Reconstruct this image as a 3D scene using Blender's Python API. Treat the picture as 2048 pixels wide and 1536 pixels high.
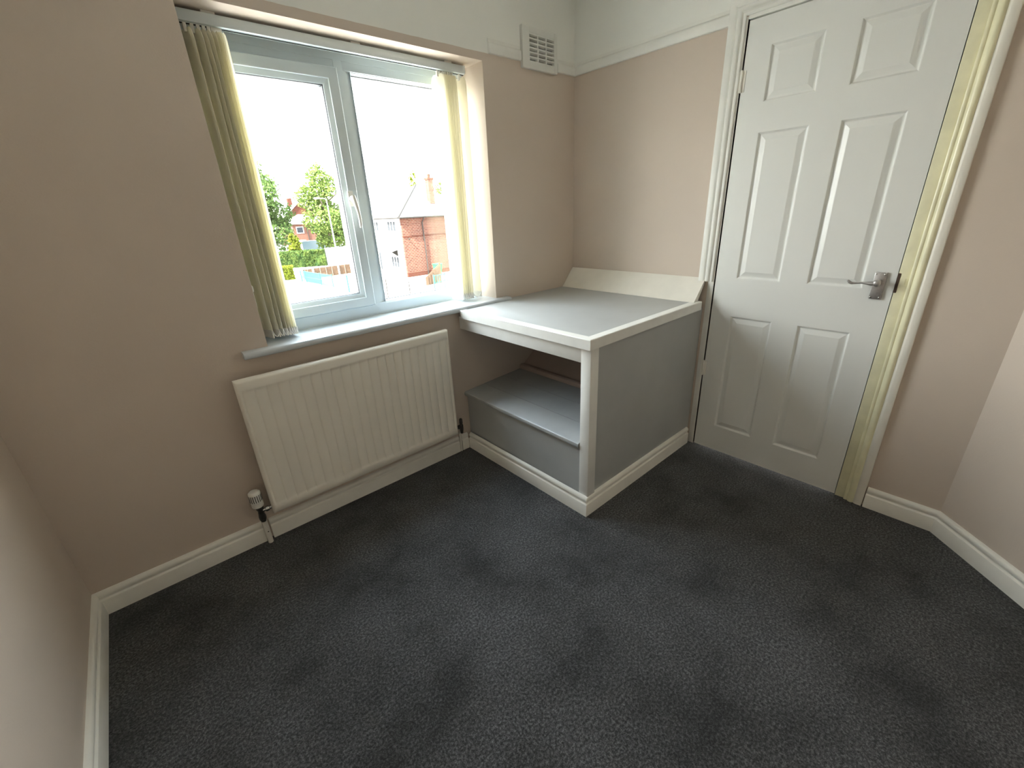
import bpy, bmesh, math, random
from mathutils import Matrix, Vector

# ---------------------------------------------------------------- clear
for o in list(bpy.data.objects):
    bpy.data.objects.remove(o)
SC = bpy.context.scene
COL = SC.collection
R = math.radians

# ---------------------------------------------------------------- camera
cam_d = bpy.data.cameras.new('camera')
cam_d.sensor_width = 36.0
cam_d.lens = 850.8142 / 2048 * 36.0
cam_d.clip_start = 0.02
cam_d.clip_end = 500
cam = bpy.data.objects.new('camera', cam_d)
COL.objects.link(cam)
rt = Vector((0.74547, -0.66493, -0.04540)).normalized()
fw = Vector((0.60321, 0.70220, -0.37821)).normalized()
dn = fw.cross(rt).normalized()
rt = dn.cross(fw).normalized()
up = -dn
cam.matrix_world = Matrix(((rt.x, up.x, -fw.x, -2.2112), (rt.y, up.y, -fw.y, -1.9008),
                           (rt.z, up.z, -fw.z, 1.3176), (0, 0, 0, 1)))
SC.camera = cam

# ---------------------------------------------------------------- sky, sun, exposure
world = bpy.data.worlds.new('sky')
SC.world = world
world.use_nodes = True
wn, wl = world.node_tree.nodes, world.node_tree.links
wn.clear()
w_out = wn.new('ShaderNodeOutputWorld')
w_bg = wn.new('ShaderNodeBackground')
w_geo = wn.new('ShaderNodeTexCoord')
w_sep = wn.new('ShaderNodeSeparateXYZ')
w_ramp = wn.new('ShaderNodeValToRGB')
w_ramp.color_ramp.elements[0].position = 0.0
w_ramp.color_ramp.elements[0].color = (1.0, 0.985, 0.94, 1)
w_ramp.color_ramp.elements[1].position = 0.9
w_ramp.color_ramp.elements[1].color = (0.74, 0.86, 1.0, 1)
wl.new(w_geo.outputs['Generated'], w_sep.inputs[0])
wl.new(w_sep.outputs['Z'], w_ramp.inputs[0])
wl.new(w_ramp.outputs[0], w_bg.inputs[0])
w_bg.inputs[1].default_value = 21.0
wl.new(w_bg.outputs[0], w_out.inputs[0])

sun_d = bpy.data.lights.new('sun', 'SUN')
sun_d.energy = 110.0
sun_d.color = (1.0, 0.94, 0.84)
sun_d.angle = R(0.6)
sun = bpy.data.objects.new('sun', sun_d)
COL.objects.link(sun)
sun.rotation_euler = Vector((0.80, 0.24, -1.0)).to_track_quat('-Z', 'Y').to_euler()

por_d = bpy.data.lights.new('window_portal', 'AREA')     # sampling guide for the skylight, gives off no light
por_d.shape = 'RECTANGLE'
por_d.size, por_d.size_y = 1.2, 1.13
por_d.cycles.is_portal = True
por = bpy.data.objects.new('window_portal', por_d)
COL.objects.link(por)
por.location = (-1.266, 0.262, 1.416)
por.rotation_euler = (R(-90), 0, 0)      # faces into the room

SC.view_settings.view_transform = 'Standard'
SC.view_settings.look = 'None'
SC.view_settings.gamma = 1.0
SC.view_settings.use_curve_mapping = False
SC.view_settings.exposure = 0.28
SC.cycles.max_bounces = 10
SC.cycles.diffuse_bounces = 7
SC.cycles.glossy_bounces = 4
SC.cycles.transparent_max_bounces = 12
SC.cycles.sample_clamp_indirect = 30.0
SC.cycles.caustics_reflective = False
SC.cycles.caustics_refractive = False

# ---------------------------------------------------------------- materials
def new_mat(name):
    m = bpy.data.materials.new(name)
    m.use_nodes = True
    nt = m.node_tree
    return m, nt, nt.nodes['Principled BSDF']

def pos_node(nt, scale=(1, 1, 1)):
    g = nt.nodes.new('ShaderNodeTexCoord')
    mp = nt.nodes.new('ShaderNodeMapping')
    mp.inputs['Scale'].default_value = scale
    nt.links.new(g.outputs['Object'], mp.inputs[0])
    return mp.outputs[0]

def noise(nt, vec, scale, detail=3, rough=0.55):
    n = nt.nodes.new('ShaderNodeTexNoise')
    n.inputs['Scale'].default_value = scale
    n.inputs['Detail'].default_value = detail
    n.inputs['Roughness'].default_value = rough
    nt.links.new(vec, n.inputs['Vector'])
    return n.outputs['Fac']

def ramp(nt, fac, stops):
    r = nt.nodes.new('ShaderNodeValToRGB')
    e = r.color_ramp.elements
    while len(e) < len(stops):
        e.new(0.5)
    for i, (p, c) in enumerate(stops):
        e[i].position = p
        e[i].color = (*c, 1)
    nt.links.new(fac, r.inputs[0])
    return r.outputs[0]

def bump(nt, b, height, strength, dist):
    n = nt.nodes.new('ShaderNodeBump')
    n.inputs['Strength'].default_value = strength
    n.inputs['Distance'].default_value = dist
    nt.links.new(height, n.inputs['Height'])
    nt.links.new(n.outputs[0], b.inputs['Normal'])

def shade(c, k):
    return tuple(min(1, x * k) for x in c)

def plain(name, col, rough=0.5, var=0.06, scale=8, bs=0.0, bscale=200, stretch=(1, 1, 1), metal=0.0, spec=0.5, bdist=0.001):
    m, nt, b = new_mat(name)
    v = pos_node(nt)
    f = noise(nt, v, scale)
    c = ramp(nt, f, [(0.3, shade(col, 1 - var)), (0.7, shade(col, 1 + var))])
    nt.links.new(c, b.inputs['Base Color'])
    b.inputs['Roughness'].default_value = rough
    b.inputs['Metallic'].default_value = metal
    b.inputs['Specular IOR Level'].default_value = spec
    if bs > 0:
        v2 = pos_node(nt, stretch)
        bump(nt, b, noise(nt, v2, bscale, 3), bs, bdist)
    return m

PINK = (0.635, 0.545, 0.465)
WHITE = (0.83, 0.835, 0.79)

def wall_mat():
    m, nt, b = new_mat('wall_paint')
    g = nt.nodes.new('ShaderNodeNewGeometry')
    s = nt.nodes.new('ShaderNodeSeparateXYZ')
    nt.links.new(g.outputs['Position'], s.inputs[0])
    v = pos_node(nt)
    f = noise(nt, v, 2.2, 2)
    pink = ramp(nt, f, [(0.3, shade(PINK, 0.975)), (0.7, shade(PINK, 1.025))])
    wob = noise(nt, v, 9, 2)
    ma = nt.nodes.new('ShaderNodeMath'); ma.operation = 'MULTIPLY_ADD'
    ma.inputs[1].default_value = 0.008; ma.inputs[2].default_value = 2.008
    nt.links.new(wob, ma.inputs[0])
    gt = nt.nodes.new('ShaderNodeMath'); gt.operation = 'GREATER_THAN'
    nt.links.new(s.outputs['Z'], gt.inputs[0]); nt.links.new(ma.outputs[0], gt.inputs[1])
    mx = nt.nodes.new('ShaderNodeMix'); mx.data_type = 'RGBA'
    nt.links.new(gt.outputs[0], mx.inputs['Factor'])
    nt.links.new(pink, mx.inputs['A'])
    mx.inputs['B'].default_value = (*WHITE, 1)
    nt.links.new(mx.outputs['Result'], b.inputs['Base Color'])
    b.inputs['Roughness'].default_value = 0.62
    b.inputs['Specular IOR Level'].default_value = 0.3
    bump(nt, b, noise(nt, v, 170, 4, 0.6), 0.28, 0.0015)
    return m

def carpet_mat():
    m, nt, b = new_mat('charcoal_carpet')
    v = pos_node(nt)
    fine = noise(nt, v, 135, 5, 0.85)
    c1 = ramp(nt, fine, [(0.34, (0.008, 0.008, 0.008)), (0.48, (0.055, 0.055, 0.055)), (0.62, (0.20, 0.20, 0.205)), (0.75, (0.42, 0.42, 0.43))])
    wide = noise(nt, v, 3.2, 5, 0.62)
    c2 = ramp(nt, wide, [(0.34, (0.42, 0.42, 0.41)), (0.47, (0.80, 0.80, 0.79)), (0.64, (1.12, 1.12, 1.13))])
    mx = nt.nodes.new('ShaderNodeMix'); mx.data_type = 'RGBA'; mx.blend_type = 'MULTIPLY'
    mx.inputs['Factor'].default_value = 1
    nt.links.new(c1, mx.inputs['A']); nt.links.new(c2, mx.inputs['B'])
    nt.links.new(mx.outputs['Result'], b.inputs['Base Color'])
    b.inputs['Roughness'].default_value = 0.9
    b.inputs['Specular IOR Level'].default_value = 0.15
    b.inputs['Sheen Weight'].default_value = 0.12
    b.inputs['Sheen Roughness'].default_value = 0.5
    add = nt.nodes.new('ShaderNodeMath'); add.operation = 'MULTIPLY_ADD'
    add.inputs[1].default_value = 0.6
    nt.links.new(noise(nt, v, 160, 3, 0.7), add.inputs[0]); nt.links.new(fine, add.inputs[2])
    bump(nt, b, add.outputs[0], 0.9, 0.006)
    return m

def door_mat():
    m, nt, b = new_mat('white_door_paint')
    v = pos_node(nt, (1, 55, 3.2))
    n = nt.nodes.new('ShaderNodeTexNoise')
    n.inputs['Scale'].default_value = 2.2; n.inputs['Detail'].default_value = 4; n.inputs['Distortion'].default_value = 0.8
    nt.links.new(v, n.inputs['Vector'])
    b.inputs['Base Color'].default_value = (0.78, 0.79, 0.765, 1)
    b.inputs['Roughness'].default_value = 0.30
    bump(nt, b, n.outputs['Fac'], 0.16, 0.0016)
    return m

def brick_mat(name, c1, c2, mortar, axis='x'):
    m, nt, b = new_mat(name)
    g = nt.nodes.new('ShaderNodeTexCoord')
    s = nt.nodes.new('ShaderNodeSeparateXYZ')
    cb = nt.nodes.new('ShaderNodeCombineXYZ')
    nt.links.new(g.outputs['Object'], s.inputs[0])
    nt.links.new(s.outputs['X' if axis == 'x' else 'Y'], cb.inputs[0])
    nt.links.new(s.outputs['Z'], cb.inputs[1])
    br = nt.nodes.new('ShaderNodeTexBrick')
    br.inputs['Color1'].default_value = (*c1, 1)
    br.inputs['Color2'].default_value = (*c2, 1)
    br.inputs['Mortar'].default_value = (*mortar, 1)
    br.inputs['Scale'].default_value = 1.0
    br.inputs['Brick Width'].default_value = 0.30
    br.inputs['Row Height'].default_value = 0.13
    br.inputs['Mortar Size'].default_value = 0.013
    nt.links.new(cb.outputs[0], br.inputs['Vector'])
    nt.links.new(br.outputs['Color'], b.inputs['Base Color'])
    b.inputs['Roughness'].default_value = 0.9
    b.inputs['Specular IOR Level'].default_value = 0.03
    return m

def leaf_mat(name, dark, light):
    m, nt, b = new_mat(name)
    v = pos_node(nt)
    f = noise(nt, v, 1.6, 5, 0.8)
    c = ramp(nt, f, [(0.36, dark), (0.62, light)])
    nt.links.new(c, b.inputs['Base Color'])
    b.inputs['Roughness'].default_value = 0.75
    b.inputs['Specular IOR Level'].default_value = 0.04
    tr = nt.nodes.new('ShaderNodeBsdfTranslucent')
    nt.links.new(c, tr.inputs[0])
    mx = nt.nodes.new('ShaderNodeMixShader'); mx.inputs[0].default_value = 0.35
    out = nt.nodes['Material Output']
    nt.links.new(b.outputs[0], mx.inputs[1]); nt.links.new(tr.outputs[0], mx.inputs[2])
    nt.links.new(mx.outputs[0], out.inputs[0])
    return m

def slat_mat():
    m, nt, b = new_mat('cream_blind_fabric')
    v = pos_node(nt, (1, 1, 0.15))
    f = noise(nt, v, 260, 3)
    c = ramp(nt, f, [(0.3, (0.95, 0.93, 0.825)), (0.7, (0.96, 0.94, 0.85))])
    nt.links.new(c, b.inputs['Base Color'])
    b.inputs['Roughness'].default_value = 0.7
    tr = nt.nodes.new('ShaderNodeBsdfTranslucent')
    nt.links.new(c, tr.inputs[0])
    mx = nt.nodes.new('ShaderNodeMixShader'); mx.inputs[0].default_value = 0.76
    out = nt.nodes['Material Output']
    nt.links.new(b.outputs[0], mx.inputs[1]); nt.links.new(tr.outputs[0], mx.inputs[2])
    nt.links.new(mx.outputs[0], out.inputs[0])
    return m

def glass_mat():
    m, nt, b = new_mat('window_glass')
    nt.nodes.remove(b)
    t = nt.nodes.new('ShaderNodeBsdfTransparent')
    t.inputs[0].default_value = (0.97, 0.985, 0.98, 1)
    g = nt.nodes.new('ShaderNodeBsdfGlossy')
    g.inputs['Roughness'].default_value = 0.01
    lw = nt.nodes.new('ShaderNodeLayerWeight')
    pw = nt.nodes.new('ShaderNodeMath'); pw.operation = 'POWER'; pw.inputs[1].default_value = 5.0
    f = nt.nodes.new('ShaderNodeMath'); f.operation = 'MULTIPLY_ADD'
    f.inputs[1].default_value = 0.9; f.inputs[2].default_value = 0.04
    nt.links.new(lw.outputs['Facing'], pw.inputs[0]); nt.links.new(pw.outputs[0], f.inputs[0])
    mx = nt.nodes.new('ShaderNodeMixShader')
    nt.links.new(f.outputs[0], mx.inputs[0])
    nt.links.new(t.outputs[0], mx.inputs[1]); nt.links.new(g.outputs[0], mx.inputs[2])
    nt.links.new(mx.outputs[0], nt.nodes['Material Output'].inputs[0])
    return m

def weave_mat(name, col, gap):
    """open wire mesh: real holes by a transparent checker of wires"""
    return plain(name, col, 0.5)

M = {}
M['wall'] = wall_mat()
M['carpet'] = carpet_mat()
M['ceiling'] = plain('ceiling_white', (0.82, 0.82, 0.79), 0.8, 0.02, 3)
M['trim'] = plain('white_trim_gloss', (0.85, 0.835, 0.77), 0.33, 0.03, 12, 0.10, 90)
M['rail'] = plain('white_rail_paint', (0.80, 0.80, 0.755), 0.4, 0.03, 12, 0.12, 90)
M['cream'] = plain('yellowed_gloss', (0.82, 0.785, 0.55), 0.28, 0.10, 10, 0.15, 40, (1, 1, 0.1))
M['door'] = door_mat()
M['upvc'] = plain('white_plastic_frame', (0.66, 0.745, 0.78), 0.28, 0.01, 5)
M['gasket'] = plain('black_gasket', (0.03, 0.035, 0.04), 0.5)
M['sill'] = plain('white_sill_gloss_sky_tint', (0.58, 0.625, 0.66), 0.14, 0.03, 14, 0.15, 26, (1, 1, 1), bdist=0.002)  # white sill; blue-grey of the reflected sky is put into its colour
M['glass'] = glass_mat()
M['slat'] = slat_mat()
M['plastic'] = plain('white_plastic', (0.78, 0.77, 0.72), 0.35, 0.02, 20)
M['clear'] = plain('bottom_weight_plastic', (0.84, 0.83, 0.79), 0.2, 0.08, 120)
M['vent'] = plain('vent_white_plastic', (0.74, 0.745, 0.70), 0.4, 0.02, 15)
M['dark'] = plain('dark_recess', (0.02, 0.02, 0.018), 0.9)
M['radiator'] = plain('radiator_enamel', (0.86, 0.825, 0.735), 0.32, 0.02, 6)
M['metal_dark'] = plain('tarnished_brass_valve', (0.10, 0.10, 0.09), 0.35, 0.25, 60, metal=0.8)
M['chrome'] = plain('chrome_nut', (0.55, 0.55, 0.53), 0.25, 0.1, 60, metal=1.0)
M['pewter'] = plain('brushed_pewter', (0.50, 0.48, 0.47), 0.45, 0.12, 90, metal=1.0)
M['grey'] = plain('grey_satin_paint', (0.425, 0.44, 0.437), 0.36, 0.03, 7, 0.12, 130)
M['greyboard'] = plain('grey_shelf_paint', (0.40, 0.415, 0.415), 0.25, 0.04, 10, 0.18, 70)
M['unit_white'] = plain('white_unit_paint', (0.79, 0.79, 0.755), 0.36, 0.04, 11, 0.14, 90)
M['unit_cream'] = plain('off_white_board_paint', (0.80, 0.77, 0.69), 0.45, 0.04, 9, 0.2, 60)
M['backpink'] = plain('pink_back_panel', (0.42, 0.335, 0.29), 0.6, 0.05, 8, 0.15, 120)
M['rust'] = plain('bare_latch_recess', (0.07, 0.04, 0.025), 0.7)
# outside
M['concrete'] = plain('pale_concrete', (0.24, 0.235, 0.225), 0.9, 0.12, 1.5)
M['brick'] = brick_mat('red_brick', (0.050, 0.0190, 0.0135), (0.034, 0.0125, 0.0095), (0.078, 0.054, 0.040))
M['brick_y'] = brick_mat('red_brick_side', (0.050, 0.0190, 0.0135), (0.034, 0.0125, 0.0095), (0.078, 0.054, 0.040), 'y')
M['brick_band'] = plain('brick_band', (0.032, 0.012, 0.008), 0.9, 0.2, 9, spec=0.05)
M['render'] = plain('white_render', (0.33, 0.33, 0.32), 0.9, 0.04, 3)
M['tile'] = plain('sunlit_roof_tile', (0.27, 0.26, 0.26), 0.8, 0.1, 2)
M['tile_pale'] = plain('pale_roof_tile', (0.40, 0.39, 0.38), 0.8, 0.1, 2)
M['gutter'] = plain('grey_gutter', (0.012, 0.011, 0.010), 0.8, spec=0.1)
M['far_glass'] = plain('far_window_pane', (0.010, 0.012, 0.015), 0.6, spec=0.1)
M['far_frame'] = plain('far_window_frame', (0.5, 0.5, 0.5), 0.5)
M['leaf_a'] = leaf_mat('tree_leaf', (0.020, 0.040, 0.014), (0.061, 0.095, 0.026))
M['leaf_b'] = leaf_mat('bright_tree_leaf', (0.027, 0.050, 0.014), (0.084, 0.115, 0.026))
M['leaf_y'] = leaf_mat('yellow_green_leaf', (0.043, 0.059, 0.006), (0.077, 0.090, 0.010))
M['leaf_h'] = leaf_mat('hedge_leaf', (0.011, 0.027, 0.008), (0.040, 0.058, 0.013))
M['bark'] = plain('bark', (0.07, 0.05, 0.04), 0.9, 0.2, 5)
M['batten'] = plain('pale_batten', (0.10, 0.08, 0.06), 0.8, spec=0.05)
M['steel'] = plain('galvanised_lamp_post', (0.22, 0.23, 0.24), 0.5)
M['green'] = plain('green_powder_coat', (0.012, 0.055, 0.042), 0.5, 0.08, 6, spec=0.1)
M['bin'] = plain('green_bin_plastic', (0.008, 0.085, 0.022), 0.5, spec=0.1)
M['wood'] = plain('brown_fence_timber', (0.045, 0.029, 0.019), 0.8, 0.2, 4, spec=0.05)
M['post'] = plain('concrete_post', (0.25, 0.25, 0.24), 0.9)
M['car'] = plain('dark_car_paint', (0.009, 0.009, 0.011), 0.2)
M['van'] = plain('pale_blue_van_paint', (0.018, 0.030, 0.036), 0.3)

# ---------------------------------------------------------------- mesh helpers
class MB:
    def __init__(s):
        s.bm = bmesh.new()

    def merge(s, b):
        me = bpy.data.meshes.new('tmp')
        b.to_mesh(me); b.free()
        s.bm.from_mesh(me)
        bpy.data.meshes.remove(me)
        return s

    def box(s, x0, x1, y0, y1, z0, z1, bev=0.0, seg=2, mtx=None):
        b = bmesh.new()
        bmesh.ops.create_cube(b, size=1)
        bmesh.ops.scale(b, vec=(abs(x1 - x0), abs(y1 - y0), abs(z1 - z0)), verts=b.verts)
        bmesh.ops.translate(b, vec=((x0 + x1) / 2, (y0 + y1) / 2, (z0 + z1) / 2), verts=b.verts)
        if bev > 0:
            bmesh.ops.bevel(b, geom=list(b.edges), offset=bev, segments=seg, profile=0.5, affect='EDGES')
        if mtx is not None:
            bmesh.ops.transform(b, matrix=mtx, verts=b.verts)
        return s.merge(b)

    def faces(s, verts, faces):
        vs = [s.bm.verts.new(v) for v in verts]
        for f in faces:
            try:
                s.bm.faces.new([vs[i] for i in f])
            except ValueError:
                pass
        return s

    def prism(s, pts, lo, hi, fn):
        """pts 2D closed polygon, fn(u, v, t) -> 3D"""
        n = len(pts)
        v = [fn(u, w, lo) for u, w in pts] + [fn(u, w, hi) for u, w in pts]
        f = [tuple(range(n)), tuple(range(2 * n - 1, n - 1, -1))]
        f += [(i, i + n, (i + 1) % n + n, (i + 1) % n) for i in range(n)]
        return s.faces(v, f)

    def sweep(s, path, prof, fn, side=1, closed=False):
        """path in 2D, prof [(offset, height)], offset along the path normal * side; fn(u, v, h) -> 3D"""
        n = len(path)
        P = [Vector(p) for p in path]
        segn = []
        for i in range(n if closed else n - 1):
            d = (P[(i + 1) % n] - P[i]).normalized()
            segn.append(Vector((-d.y, d.x)) * side)
        rings = []
        for i in range(n):
            if closed:
                a, b = segn[i - 1], segn[i]
            else:
                a, b = segn[max(0, i - 1)], segn[min(n - 2, i)]
            m = (a + b) / (1 + a.dot(b))
            rings.append([fn(P[i].x + m.x * o, P[i].y + m.y * o, h) for o, h in prof])
        k = len(prof)
        vs = [v for r in rings for v in r]
        fs = []
        for i in range(n if closed else n - 1):
            j = (i + 1) % n
            for q in range(k):
                r = (q + 1) % k
                fs.append((i * k + q, j * k + q, j * k + r, i * k + r))
        if not closed:
            fs.append(tuple(range(k)))
            fs.append(tuple((n - 1) * k + q for q in range(k - 1, -1, -1)))
        return s.faces(vs, fs)

    def tube(s, path, rad, n=10):
        P = [Vector(p) for p in path]
        if not isinstance(rad, (list, tuple)):
            rad = [rad] * len(P)
        vs, fs = [], []
        ref = None
        for i, p in enumerate(P):
            t = (P[min(i + 1, len(P) - 1)] - P[max(i - 1, 0)]).normalized()
            if ref is None:
                ref = Vector((0, 0, 1)) if abs(t.z) < 0.9 else Vector((1, 0, 0))
            a = t.cross(ref).normalized()
            b = t.cross(a).normalized()
            ref = -b if False else ref
            for q in range(n):
                an = 2 * math.pi * q / n
                vs.append(p + (a * math.cos(an) + b * math.sin(an)) * rad[i])
        for i in range(len(P) - 1):
            for q in range(n):
                r = (q + 1) % n
                fs.append((i * n + q, i * n + r, (i + 1) * n + r, (i + 1) * n + q))
        fs.append(tuple(range(n - 1, -1, -1)))
        fs.append(tuple((len(P) - 1) * n + q for q in range(n)))
        return s.faces(vs, fs)

    def lathe(s, prof, org, axis='z', n=24):
        """prof [(radius, height)] around an axis through org"""
        vs, fs = [], []
        for r, h in prof:
            for q in range(n):
                a = 2 * math.pi * q / n
                c, d = r * math.cos(a), r * math.sin(a)
                v = {'z': (c, d, h), 'x': (h, c, d), 'y': (c, h, d)}[axis]
                vs.append((org[0] + v[0], org[1] + v[1], org[2] + v[2]))
        k = len(prof)
        for i in range(k - 1):
            for q in range(n):
                r = (q + 1) % n
                fs.append((i * n + q, i * n + r, (i + 1) * n + r, (i + 1) * n + q))
        fs.append(tuple(range(n)))
        fs.append(tuple((k - 1) * n + q for q in range(n)))
        return s.faces(vs, fs)

LOC = {}

def obj(name, mb, mat, parent=None, smooth=None, at=None):
    """one mesh object from world-space geometry; a child is stored relative to its root's base point"""
    me = bpy.data.meshes.new(name)
    off = None
    if parent is not None:
        r = parent
        off = LOC.get(r.name, Vector((0, 0, 0)))
    elif at is not None:
        off = Vector(at)
    if off is not None:
        bmesh.ops.translate(mb.bm, vec=-off, verts=mb.bm.verts)
    bmesh.ops.recalc_face_normals(mb.bm, faces=mb.bm.faces)
    mb.bm.to_mesh(me); mb.bm.free()
    me.materials.append(mat)
    if smooth is not None:
        for p in me.polygons:
            p.use_smooth = True
        me.set_sharp_from_angle(angle=R(smooth))
    o = bpy.data.objects.new(name, me)
    COL.objects.link(o)
    if parent is not None:
        o.parent = parent
        LOC[o.name] = off
    else:
        if at is not None:
            o.location = at
        LOC[o.name] = Vector(at) if at is not None else Vector((0, 0, 0))
    return o

def tag(o, label=None, cat=None, group=None, kind=None):
    if label: o['label'] = label
    if cat: o['category'] = cat
    if group: o['group'] = group
    if kind: o['kind'] = kind
    return o

def thing(name, loc, label, cat, group=None, kind=None):
    o = bpy.data.objects.new(name, None)
    COL.objects.link(o)
    o.location = loc
    LOC[o.name] = Vector(loc)
    return tag(o, label, cat, group, kind)

def struct(name, mb, mat, smooth=None, label=None, cat=None):
    o = obj(name, mb, mat, None, smooth)
    return tag(o, label, cat, None, 'structure')

XZ = lambda y: (lambda u, v, h: (u, h, v))

# ---------------------------------------------------------------- room shell
W = 2.634          # room width, window wall lies on y = 0, door wall on x = 0
CEIL = 2.40
BACK = -2.75
WL, WR, WZ, WT = -1.867, -0.665, 0.854, 1.979
b = MB().box(-W, 0.1, BACK, 0.0, -0.12, 0.0)
struct('floor', b, M['carpet'], None, 'dark charcoal fitted carpet with footprints and brushed pile', 'carpet')
b = MB().box(-W - 0.15, 0.1, BACK - 0.15, 0.275, CEIL, CEIL + 0.12)
struct('ceiling', b, M['ceiling'], None, 'plain white ceiling above the room', 'ceiling')
b = MB()
b.box(-W - 0.15, WL, 0, 0.275, -0.12, CEIL)
b.box(WR, 0.1, 0, 0.275, -0.12, CEIL)
b.box(WL, WR, 0, 0.275, -0.12, 0.827)
b.box(WL, WR, 0, 0.275, WT, CEIL)
struct('wall_window', b, M['wall'], None, 'dusty pink painted wall around the window', 'wall')
b = MB().box(-W - 0.15, -W, BACK - 0.15, 0, -0.12, CEIL)
struct('wall_left', b, M['wall'], None, 'dusty pink painted wall at the left of the room', 'wall')
DL, DR, DT = -0.936, -1.634, 2.005      # door opening
b = MB()
b.box(0, 0.1, DL, 0, -0.12, CEIL)
b.box(0, 0.1, -1.977, DR, -0.12, CEIL)
b.box(0, 0.1, DR, DL, DT, CEIL)
struct('wall_door', b, M['wall'], None, 'dusty pink painted wall holding the door', 'wall')
b = MB().prism([(0, -1.977), (BACK + 1.977, BACK), (0.1, BACK), (0.1, -1.977)], -0.12, CEIL, lambda u, v, t: (u, v, t))
struct('wall_right', b, M['wall'], None, 'dusty pink angled wall right of the door', 'wall')
b = MB().box(-W, 0.1, BACK - 0.15, BACK, -0.12, CEIL)
struct('wall_back', b, M['wall'], None, 'dusty pink wall behind the camera', 'wall')

# skirting boards
SK = [(0, 0), (0.018, 0), (0.018, 0.060), (0.0165, 0.0635), (0.0125, 0.0655), (0.0105, 0.0685), (0.0110, 0.073),
      (0.0135, 0.077), (0.0150, 0.083), (0.0140, 0.089), (0.0105, 0.0945), (0.0050, 0.0975), (0, 0.098)]
FL = lambda u, v, h: (u, v, h)
b = MB().sweep([(-W, BACK), (-W, -0.0005)], SK, FL, -1)
struct('baseboard_left', b, M['trim'], 40, 'white moulded skirting board along the left wall', 'skirting')
b = MB().sweep([(-W, 0), (-2.077, 0)], SK, FL, -1)
struct('baseboard_window_1', b, M['trim'], 40, 'white skirting under the window wall, left of the radiator pipe', 'skirting')
b = MB().sweep([(-2.048, 0), (-1.022, 0)], SK, FL, -1)
struct('baseboard_window_2', b, M['trim'], 40, 'white skirting running beneath the radiator', 'skirting')
b = MB().sweep([(-1.001, 0), (-0.956, 0)], SK, FL, -1)
struct('baseboard_window_3', b, M['trim'], 40, 'short white skirting offcut between radiator pipe and grey box', 'skirting')
b = MB().sweep([(0, -1.742), (0, -1.977), (BACK + 1.977, BACK)], SK, FL, -1)
struct('baseboard_right', b, M['trim'], 40, 'white skirting bending along the wall right of the door', 'skirting')

# picture rail
PR = [(0, 0), (0.011, 0.001), (0.015, 0.006), (0.015, 0.034), (0.012, 0.042), (0.006, 0.046), (0.004, 0.060), (0, 0.061)]
def rail(path, z0, z1=None):
    z1 = z0 if z1 is None else z1
    return MB().sweep(path, PR, lambda u, v, h: (u, v, z0 + h + (z1 - z0) * (abs(v) / 0.86)), -1)
struct('trim_1', rail([(0, 0), (0, -0.860)], 1.999, 1.994), M['rail'], 40, 'white picture rail from the corner to the door frame', 'picture rail')
struct('trim_2', rail([(-0.154, 0), (0, 0)], 1.999), M['rail'], 40, 'short white picture rail between the vent and the corner', 'picture rail')
struct('trim_3', rail([(-0.628, 0), (-0.422, 0)], 2.012), M['rail'], 40, 'white picture rail left of the vent, above the window corner', 'picture rail')

# ---------------------------------------------------------------- window
win = thing('window_1', (-1.266, 0.0, 0.854), 'white plastic two-light window with one opening sash', 'window', None, 'structure')
FY = lambda u, v, h: (u, h, v)
FR = [(0, 0.176), (0.050, 0.176), (0.056, 0.182), (0.056, 0.245), (0, 0.245)]
b = MB().sweep([(WL, WZ), (WR, WZ), (WR, WT), (WL, WT)], FR, FY, 1, True)
b.prism([(-1.322, 0.176), (-1.288, 0.176), (-1.252, 0.192), (-1.252, 0.245), (-1.322, 0.245)], 0.905, 1.93, lambda u, v, t: (u, v, t))
b.box(WL + 0.05, WR - 0.05, 0.1775, 0.245, 1.896, 1.93, 0.002)
# welded mitre wedge where the mullion meets the bottom rail
b.prism([(-1.322, 0.912), (-1.252, 0.912), (-1.287, 0.880)], 0.1745, 0.182, lambda u, v, t: (u, t, v))
obj('frame', b, M['upvc'], win, 30)
SA = [(0, 0.178), (0, 0.163), (0.004, 0.159), (0.038, 0.159), (0.042, 0.161), (0.043, 0.167), (0.060, 0.175), (0.063, 0.178), (0.063, 0.245), (0, 0.245)]
SX0, SX1, SZ0, SZ1 = -1.812, -1.316, 0.909, 1.899
b = MB().sweep([(SX0, SZ0), (SX1, SZ0), (SX1, SZ1), (SX0, SZ1)], SA, FY, 1, True)
sash = obj('sash', b, M['upvc'], win, 30)
GA = [(0, 0.180), (0.003, 0.184), (0.003, 0.212), (0, 0.212)]
b = MB().sweep([(SX0 + .063, SZ0 + .063), (SX1 - .063, SZ0 + .063), (SX1 - .063, SZ1 - .063), (SX0 + .063, SZ1 - .063)], GA, FY, 1, True)
obj('gasket', b, M['gasket'], sash)
b = MB().box(SX0 + .055, SX1 - .055, 0.200, 0.204, SZ0 + .055, SZ1 - .055)
obj('pane', b, M['glass'], sash)
BE = [(0, 0.184), (0.002, 0.184), (0.009, 0.196), (0.009, 0.220), (0, 0.220)]
b = MB().sweep([(-1.252, 0.910), (WR - .056, 0.910), (WR - .056, 1.896), (-1.252, 1.896)], BE, FY, 1, True)
fixed = obj('glazing_bead', b, M['upvc'], win, 30)
GB = [(0.009, 0.198), (0.0115, 0.200), (0.0115, 0.214), (0.009, 0.214)]
b = MB().sweep([(-1.252, 0.910), (WR - .056, 0.910), (WR - .056, 1.896), (-1.252, 1.896)], GB, FY, 1, True)
obj('gasket', b, M['gasket'], fixed)
b = MB().box(-1.250, WR - .058, 0.204, 0.208, 0.912, 1.894)
obj('pane', b, M['glass'], fixed)
b = MB().box(-1.366, -1.341, 0.148, 0.1595, 1.366, 1.430, 0.003)
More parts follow.
